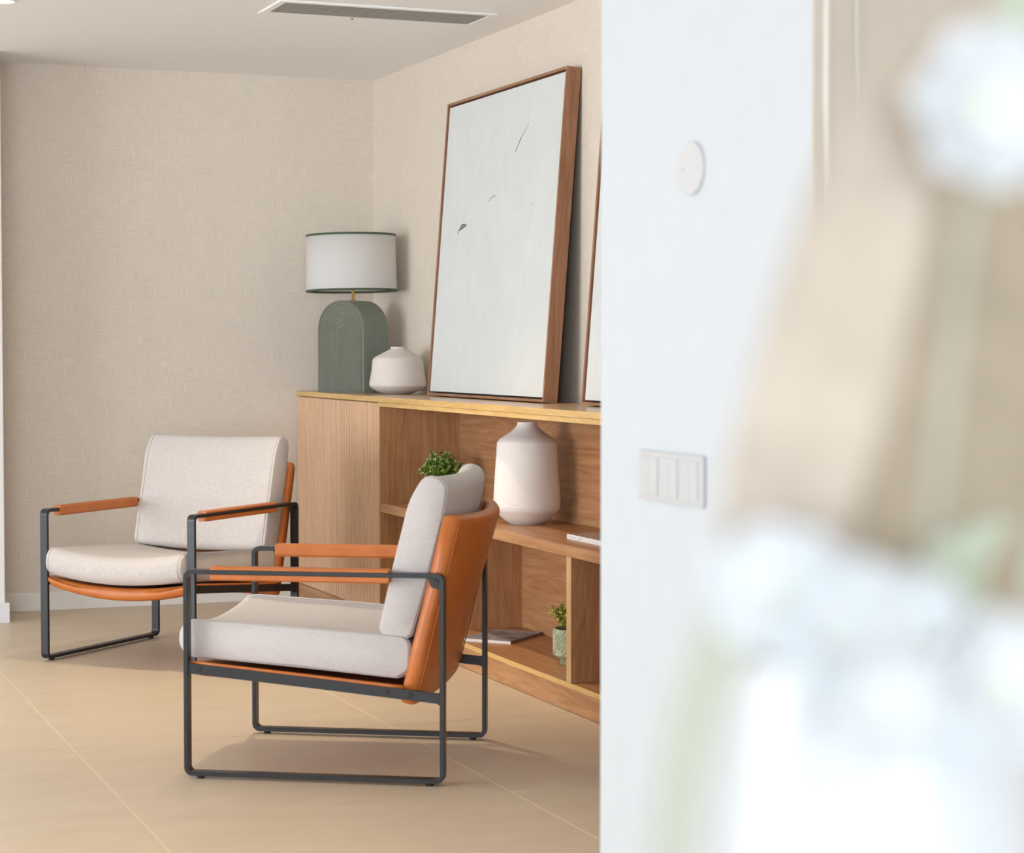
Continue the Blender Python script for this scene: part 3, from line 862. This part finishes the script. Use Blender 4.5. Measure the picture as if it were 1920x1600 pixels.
# ------------------------------------------------------------------ armchairs
CW, CD, CH = 0.6745, 0.7067, 0.56
BT, BW = 0.012, 0.032          # bar thickness and width
def make_chair(loc, rz, label):
    root = empty('lounge_chair', loc, rz, label, 'armchair', 'black framed armchairs with cognac leather slings')
    X0 = -CD / 2
    hw = CW / 2
    outer = rpoly([(0, 0.008), (CD, 0.008), (CD, CH), (0, CH)], 0.022, 6)
    inner = rpoly([(BT, 0.008 + BT), (CD - BT, 0.008 + BT), (CD - BT, CH - BT), (BT, CH - BT)], 0.012, 6)
    # cushions -----------------------------------------------------------
    def sag(y, w): return max(0.0, 1 - (y / w) ** 2)
    for s in (-1, 1):
        ya, yb = s * hw, s * (hw - BW)
        bm = bmesh.new()
        e = 0.0012
        ringsO, ringsI = [], []
        O = []
        for y in (ya, yb):
            O.append(([bm.verts.new((X0 + x, y, z)) for x, z in outer], [bm.verts.new((X0 + x, y, z)) for x, z in inner]))
        n = len(outer)
        (oa, ia), (ob, ib) = O
        for k in range(n):
            j = (k + 1) % n
            bm.faces.new((oa[k], oa[j], ob[j], ob[k])); bm.faces.new((ia[k], ib[k], ib[j], ia[j]))
            bm.faces.new((oa[k], ia[k], ia[j], oa[j])); bm.faces.new((ob[k], ob[j], ib[j], ib[k]))
        fixn(bm)
        bmesh.ops.bevel(bm, geom=[ed for ed in bm.edges if ed.calc_face_angle(0) > 1.2], offset=0.0012, segments=1, affect='EDGES')
        sf = link_mesh('side_frame', bm, M['black_metal'], root)
        # foot glides
        for fx in (0.042, CD - 0.042):
            bm = bmesh.new(); lathe(bm, [(0.009, 0.0), (0.0105, 0.002), (0.0105, 0.0082)], 16, True, True)
            o = link_mesh('foot_glide', bm, M['black_rubber'], sf, False); o.location = (X0 + fx, s * (hw - BW / 2), 0)
        # sloping seat rail with flared ends
        yc = s * (hw - 0.010)
        pr = [(BT - 0.001, 0.2755), (BT + 0.007, 0.2810), (CD / 2, 0.2505), (CD - BT - 0.008, 0.2185), (CD - BT + 0.001, 0.2120),
              (CD - BT + 0.001, 0.2495), (CD - BT - 0.008, 0.2455), (CD / 2, 0.2775), (BT + 0.007, 0.3085), (BT - 0.001, 0.3140)]
        bm = bmesh.new(); loft(bm, [[(X0 + x, yc + d, z) for x, z in pr] for d in (-0.004, 0.004)]); fixn(bm)
        rl = link_mesh('seat_rail', bm, M['black_metal'], root)
        def screw(x, z, yy):
            bm = bmesh.new()
            rr = [(0.0075, 0.0), (0.0075, 0.0018), (0.0062, 0.0026), (0.0034, 0.0026), (0.0030, 0.0010), (0.0005, 0.0010)]
            rings = lathe(bm, rr, 18, False, False)
            bmesh.ops.rotate(bm, verts=bm.verts[:], cent=(0, 0, 0), matrix=Matrix.Rotation(-s * PI / 2, 3, 'X'))
            bmesh.ops.translate(bm, verts=bm.verts[:], vec=(X0 + x, yy, z)); fixn(bm)
            return bm
        for x, z in ((0.041, 0.2935), (0.552, 0.2455), (0.612, 0.2400)):
            link_mesh('screw', screw(x, z, yc + s * 0.004), M['screw'], rl)
        # lug in the upper rear corner
        bm = bmesh.new()
        lg = [(CD - BT + 0.001, CH - BT + 0.001), (CD - 0.043, CH - BT + 0.001)]
        cxl, czl, rl_ = CD - 0.0245, CH - 0.0235, 0.0155
        for k in range(9):
            an = PI * 0.98 + (PI * 0.54) * k / 8
            lg.append((cxl + rl_ * math.cos(an), czl + rl_ * math.sin(an)))
        lg.append((CD - BT + 0.001, CH - 0.044))
        loft(bm, [[(X0 + x, yc + d, z) for x, z in lg] for d in (-0.003, 0.003)]); fixn(bm)
        lgo = link_mesh('corner_lug', bm, M['black_metal'], sf)
        link_mesh('screw', screw(CD - 0.0235, CH - 0.0235, yc + s * 0.003), M['screw'], lgo)
        # leather arm pad, a sleeve open towards the outside
        x0, x1 = 0.074, 0.559
        yo, yi = s * (hw - 0.0015), s * (hw - BW - 0.007)
        zt, zb, zc1, zc2 = CH + 0.0085, CH - 0.0285, CH + 0.0004, CH - BT - 0.0004
        sec = [(yo, zc1), (yo, zt - 0.004), (yo + (yi - yo) * .12, zt), (yo + (yi - yo) * .85, zt), (yi, zt - 0.006), (yi, zb + 0.006), (yo + (yi - yo) * .85, zb),
               (yo + (yi - yo) * .12, zb), (yo, zb + 0.004), (yo, zc2), (s * (hw - BW - 0.001), zc2), (s * (hw - BW - 0.001), zc1)]
        bm = bmesh.new()
        cyy, czz = (yo + yi) / 2, (zt + zb) / 2
        loft(bm, [[(X0 + x, cyy + (y - cyy) * k, czz + (z - czz) * k) if i not in (0, 9, 10, 11) else (X0 + x, y, z) for i, (y, z) in enumerate(sec)]
                  for x, k in ((x0, 0.9), (x0 + 0.004, 1.0), (x1 - 0.004, 1.0), (x1, 0.9))]); fixn(bm)
        link_mesh('arm_pad', bm, M['leather'], root)
    # leather seat sling ------------------------------------------------
    ws = hw - 0.016
    N = 25
    base = rpoly([(0.006, 0.316), (0.002, 0.272), (0.036, 0.266), (0.085, 0.283), (0.585, 0.238), (0.600, 0.262)], [0.018, 0.018, 0.02, 0.05, 0.008, 0.010], 6)
    base = subdiv_loop(base, 0.04)
    rings = []
    for k in range(N):
        y = -ws + 2 * ws * k / (N - 1)
        q = sag(y, ws)
        ed = min(1.0, (ws - abs(y)) / 0.014)
        ed = math.sqrt(max(0.0, 1 - (1 - ed) ** 2)); ed = 0.42 + 0.58 * ed
        cxm, czm = 0.30, 0.268
        ring = []
        for x, z in base:
            z = z + (0.020 * (1 - q) * max(0.0, 1 - x / 0.085) if z < 0.300 else 0.0)
            fr = max(0.0, 1 - x / 0.16)
            ztop = 0.316 - (x - 0.006) * (0.054 / 0.594)
            ring.append((X0 + x - 0.004 * q * fr, y, ztop + (z - ztop) * ed - 0.030 * q))
        rings.append(ring)
    bm = bmesh.new(); loft(bm, rings); fixn(bm)
    link_mesh('seat_sling', bm, M['leather'], root, True)
    # leather back panel --------------------------------------------------
    wb = hw - 0.034
    bprof = rpoly([(0.577, 0.214), (0.610, 0.366), (0.656, 0.541), (0.697, 0.716), (0.7405, 0.704), (0.7045, 0.548), (0.657, 0.366), (0.624, 0.205)],
                  [0.014, 0.5, 0.8, 0.014, 0.016, 0.8, 0.5, 0.014], 6)
    bprof = subdiv_loop(bprof, 0.04)
    rings = []
    cxm, czm = 0.659, 0.46
    for k in range(29):
        f = -1 + 2 * k / 28
        y = wb * f
        q = sag(y, wb)
        ed = min(1.0, (wb - abs(y)) / 0.012); ed = math.sqrt(max(0.0, 1 - (1 - ed) ** 2))
        ring = []
        for x, z in bprof:
            h = (z - 0.21) / 0.5
            xm = 0.600 + (z - 0.21) * 0.238
            b = 0.015 + 0.034 * max(0, min(1, h))
            ring.append((X0 + xm + (x - xm) * (0.80 + 0.20 * ed) + b * q, y, czm + (z - czm) * (0.99 + 0.01 * ed) - 0.010 * q * max(0, h)))
        rings.append(ring)
    bm = bmesh.new(); loft(bm, rings); fixn(bm)
    bkp = link_mesh('back_panel', bm, M['leather'], root, True)
    for s in (-1, 1):
        for side in (0, 1):
            bm = bmesh.new()
            pts = []
            for k in range(22):
                z = 0.235 + 0.455 * k / 21
                xm = (0.5795 if side == 0 else 0.6245) + (z - 0.215) * 0.242
                pts.append((X0 + xm + (0.0015 if side == 0 else 0.002), s * (wb - 0.0035), z))
            tube(bm, pts, 0.0018, 6)
            link_mesh('seam', bm, M['leather_seam'], bkp, True)
    # seat cushion ---------------------------------------------------------
    wc = hw - 0.042
    cprof = rpoly([(-0.022, 0.424), (-0.030, 0.326), (0.30, 0.302), (0.572, 0.279), (0.606, 0.300), (0.606, 0.386), (0.30, 0.407)],
                  [0.045, 0.045, 1.0, 0.020, 0.030, 0.028, 1.0], 8)
    cprof = subdiv_loop(cprof, 0.035)
    def cushion(name, prof, w, disp, center, puff, rnd=0.014, mat='cream_fabric', N=27):
        rings = []
        ys = [-w, -w + rnd * .15, -w + rnd * .45, -w + rnd] + [-w + rnd + (2 * w - 2 * rnd) * k / (N - 1) for k in range(1, N - 1)] + [w - rnd, w - rnd * .45, w - rnd * .15, w]
        for y in ys:
            e = min(1.0, (w - abs(y)) / rnd); e = math.sqrt(max(0, 1 - (1 - e) ** 2))
            q = sag(y, w)
            r = []
            for x, z in prof:
                d = Vector((x - center[0], z - center[1])); L = d.length
                sh = -rnd * 0.55 * (1 - e) + puff * q
                dd = d * (1 + sh / max(L, 0.02) * min(1, L / 0.05))
                px, pz = center[0] + dd.x, center[1] + dd.y
                dx, dz = disp(px, pz, q)
                r.append((X0 + px + dx, y, pz + dz))
            rings.append(r)
        bm = bmesh.new(); loft(bm, rings); fixn(bm)
        o = link_mesh(name, bm, M[mat], root, True)
        # piping round both side panels
        idx = 2
        for rg in (rings[3], rings[-4]):
            bm = bmesh.new(); tube(bm, rg, 0.0021, 6, True)
            link_mesh('piping', bm, M['cream_piping'], o, True)
        return o
    cushion('seat_cushion', cprof, wc, lambda x, z, q: (-0.006 * q * max(0, 1 - (x + 0.03) / 0.1), -0.027 * q), (0.29, 0.35), 0.004)
    # back cushion ---------------------------------------------------------
    wk = hw - 0.040
    kprof = rpoly([(0.519, 0.391), (0.560, 0.573), (0.604, 0.750), (0.646, 0.818), (0.708, 0.800), (0.692, 0.700), (0.654, 0.541), (0.606, 0.384)],
                  [0.022, 0.8, 0.22, 0.036, 0.046, 0.4, 0.8, 0.018], 8)
    kprof = subdiv_loop(kprof, 0.035)
    cushion('back_cushion', kprof, wk, lambda x, z, q: ((0.012 + 0.019 * max(0, (z - 0.39) / 0.42)) * q, -0.009 * q * max(0, (z - 0.5) / 0.3) - 0.012 * q * max(0, 1 - (z - .38) / .1)), (0.615, 0.59), 0.003, 0.012)
    return root
make_chair((-1.24831, -3.57088, 0), -0.538656, 'cream cushioned armchair in front of the open shelves, back turned to them')
make_chair((-1.26860, -1.46759, 0), 0.750732, 'cream cushioned armchair by the papered back wall, beside the fluted doors')

# ------------------------------------------------------------------ wall plates on the partition
sw = empty('light_switch', (PX, -6.1155, 0.9425), 0, 'horizontal triple light switch plate on the white partition', 'light switch')
boxobj('plate', (-0.008, 0, -0.112, 0.112, -0.040, 0.040), M['switch_grey'], sw, bev=0.0015)
for k in range(3):
    for j in range(2):
        yc = -0.071 + 0.071 * k + (-0.0155 if j == 0 else 0.0155)
        boxobj('rocker', (-0.0105, -0.0078, yc - 0.0148, yc + 0.0148, -0.031, 0.031), M['switch_grey'], sw, bev=0.001)
bp_ = empty('blank_plate', (PX, -6.18, 1.4265), 0, 'round white blank cover plate high on the white partition', 'cover plate')
bm = bmesh.new(); lathe(bm, [(0.0415, 0.0), (0.0415, 0.0045), (0.0395, 0.006), (0.001, 0.0062)], 56, True, True)
bmesh.ops.rotate(bm, verts=bm.verts[:], cent=(0, 0, 0), matrix=Matrix.Rotation(-PI / 2, 3, 'Y')); fixn(bm)
link_mesh('disc', bm, M['disc_white'], bp_)
for sy in (-0.026, 0.026):
    bm = bmesh.new(); lathe(bm, [(0.0026, 0.005), (0.0026, 0.0072), (0.0008, 0.0074)], 14, True, True)
    bmesh.ops.rotate(bm, verts=bm.verts[:], cent=(0, 0, 0), matrix=Matrix.Rotation(-PI / 2, 3, 'Y')); fixn(bm)
    o = link_mesh('screw', bm, M['switch_grey'], bp_); o.location = (0, sy, 0)

# ------------------------------------------------------------------ flower arrangement close to the camera, on a tall console
R0 = Vector((-2.9198, -9.0245, 0)); rz0 = math.radians(-21.797)
def near(x, y):                   # a spot x to the right and y ahead of where the photographer stands
    return (R0.x + x * math.cos(rz0) - y * math.sin(rz0), R0.y + x * math.sin(rz0) + y * math.cos(rz0))
ax, ay = near(0.101, 0.55)
con = empty('console_table', (*near(0.26, 0.62), 0), rz0, 'tall narrow white console table carrying the blurred flower vase', 'table')
boxobj('top', (-0.22, 0.45, -0.16, 0.16, 0.785, 0.82), M['white_paint'], con, bev=0.002)
for x in (-0.2, 0.43):
    for y in (-0.14, 0.14):
        boxobj('leg', (x - 0.018, x + 0.018, y - 0.018, y + 0.018, 0.0, 0.785), M['white_paint'], con)

fl = empty('flower_vase', (ax, ay, 0.82), rz0, 'blurred white vase of white flowers with tan dried leaves close to camera', 'flower vase')
# local z 0 = console top (world 0.82)
bm = bmesh.new()
P = catmull([(0.034, 0.0), (0.044, 0.006), (0.052, 0.06), (0.049, 0.14), (0.043, 0.20), (0.0395, 0.232), (0.038, 0.2445)], 6)
rings = lathe(bm, P, 48, True)
rin = [[bm.verts.new(((r) * math.cos(2 * PI * k / 48), r * math.sin(2 * PI * k / 48), z)) for k in range(48)] for r, z in ((0.034, 0.2445), (0.034, 0.16))]
for a, b in zip([rings[-1], rin[0]], rin):
    for k in range(48): bm.faces.new((a[k], a[(k + 1) % 48], b[(k + 1) % 48], b[k]))
bm.faces.new(rin[-1]); fixn(bm)
link_mesh('vase', bm, M['vase_white'], fl, True)

random.seed(3)
def flower(c, R, face, n=6):
    """open white blossom of broad cupped petals on its own stem; c in vase coordinates"""
    c = Vector(c); face = Vector(face).normalized()
    h = bmesh.new(); bmesh.ops.create_icosphere(h, subdivisions=2, radius=R * 0.13, matrix=Matrix.Translation(c + face * R * 0.1))
    head = link_mesh('blossom', h, M['petal_core'], fl, True)
    a = face.orthogonal().normalized(); b = face.cross(a)
    for ring, (nn, rr, up) in enumerate(((n, 1.0, 0.10), (n - 1, 0.72, 0.34))):
        for k in range(nn):
            an = 2 * PI * (k + 0.5 * ring) / nn
            d = a * math.cos(an) + b * math.sin(an); s = face.cross(d)
            bm = bmesh.new()
            U, V = 7, 7
            g = []
            for i in range(U):
                row = []
                for j in range(V):
                    t = i / (U - 1); q = -1 + 2 * j / (V - 1)
                    w = R * rr * 0.62 * math.sin(PI * (0.12 + 0.80 * t)) ** 0.8
                    p = c + d * (R * rr * t * (1 - 0.08 * q * q)) + s * (w * q) + face * (R * (up * t * t * 1.4 + 0.16 * q * q * t))
                    row.append(p)
                g.append(row)
            sheet(bm, g, 0.0007)
            link_mesh('petal', bm, M['petal'], head, True)
    st = bmesh.new()
    e = Vector((c.x * 0.25, c.y * 0.15, 0.19)); top = Vector((c.x * 0.4, c.y * 0.4, 0.255))
    pts = catmull([tuple(c - face * R * 0.1), tuple(c.lerp(top, 0.4) + Vector((0, 0.006, -0.004))), tuple(top), tuple(e)], 5)
    tube(st, pts, 0.0016, 6)
    link_mesh('stem', st, M['sage_leaf'], fl, True)

def broad_leaf(name, pts, width, mat, nrm, cup=0.15):
    """leaf blade swept along a rib, with a raised midrib"""
    P = [Vector(p) for p in catmull([tuple(p) for p in pts], 6)]
    n = len(P); bm = bmesh.new(); g = []
    nv = Vector(nrm).normalized()
    for i, p in enumerate(P):
        d = (P[min(i + 1, n - 1)] - P[max(i - 1, 0)]).normalized(); s = d.cross(nv).normalized()
        t = i / (n - 1); w = width * (math.sin(PI * (0.06 + 0.88 * t)) ** 0.65)
        g.append([p + s * w * q + nv * (w * cup * q * q) for q in (-1, -.6, -.2, 0, .2, .6, 1)])
    sheet(bm, g, 0.0009)
    o = link_mesh(name, bm, M[mat], fl, True)
    rb_ = bmesh.new(); tube(rb_, [tuple(p) for p in P], 0.0011, 6)
    link_mesh('midrib', rb_, M[mat], o, True)
    return o
def L(x, y, z): return (x - 0.101, y - 0.55, z - 0.82)
TOC = (-0.1, -1, 0.15)
flower(L(0.1155, 0.50, 1.2070), 0.0205, (0.15, -1, 0.0), 7)
flower(L(0.0655, 0.50, 1.0890), 0.0175, (-0.3, -1, 0.25))
flower(L(0.0790, 0.50, 1.0810), 0.0190, (0.0, -1, 0.35))
flower(L(0.1000, 0.51, 1.0770), 0.0170, (0.2, -1, 0.4))
flower(L(0.1215, 0.50, 1.0650), 0.0190, (0.1, -1, 0.3))
flower(L(0.0900, 0.495, 1.0610), 0.0170, (0.0, -1, 0.2))
broad_leaf('dried_leaf', [L(0.096, 0.545, 1.02), L(0.0835, 0.53, 1.067), L(0.0700, 0.515, 1.1032), L(0.0770, 0.512, 1.1359), L(0.0880, 0.515, 1.1756), L(0.0970, 0.522, 1.208), L(0.101, 0.53, 1.225)], 0.0175, 'dry_leaf', TOC)
broad_leaf('dried_leaf', [L(0.105, 0.56, 1.02), L(0.1157, 0.58, 1.061), L(0.1278, 0.61, 1.0996), L(0.1345, 0.62, 1.133), L(0.1406, 0.625, 1.173), L(0.1475, 0.63, 1.203)], 0.0285, 'dry_leaf2', TOC)
broad_leaf('green_leaf', [L(0.108, 0.555, 1.02), L(0.118, 0.57, 1.065), L(0.1300, 0.59, 1.082), L(0.150, 0.605, 1.086), L(0.168, 0.61, 1.072)], 0.0125, 'fresh_leaf', TOC)
broad_leaf('green_leaf', [L(0.108, 0.575, 1.02), L(0.135, 0.65, 1.12), L(0.152, 0.66, 1.18), L(0.158, 0.65, 1.225), L(0.156, 0.63, 1.25), L(0.166, 0.62, 1.272)], 0.0095, 'fresh_leaf', TOC)
broad_leaf('sage_leaf', [L(0.090, 0.535, 1.03), L(0.080, 0.52, 1.072), L(0.0580, 0.505, 1.0825), L(0.0455, 0.50, 1.0597), L(0.0395, 0.50, 1.024), L(0.0375, 0.50, 1.0)], 0.0062, 'sage_leaf', TOC)
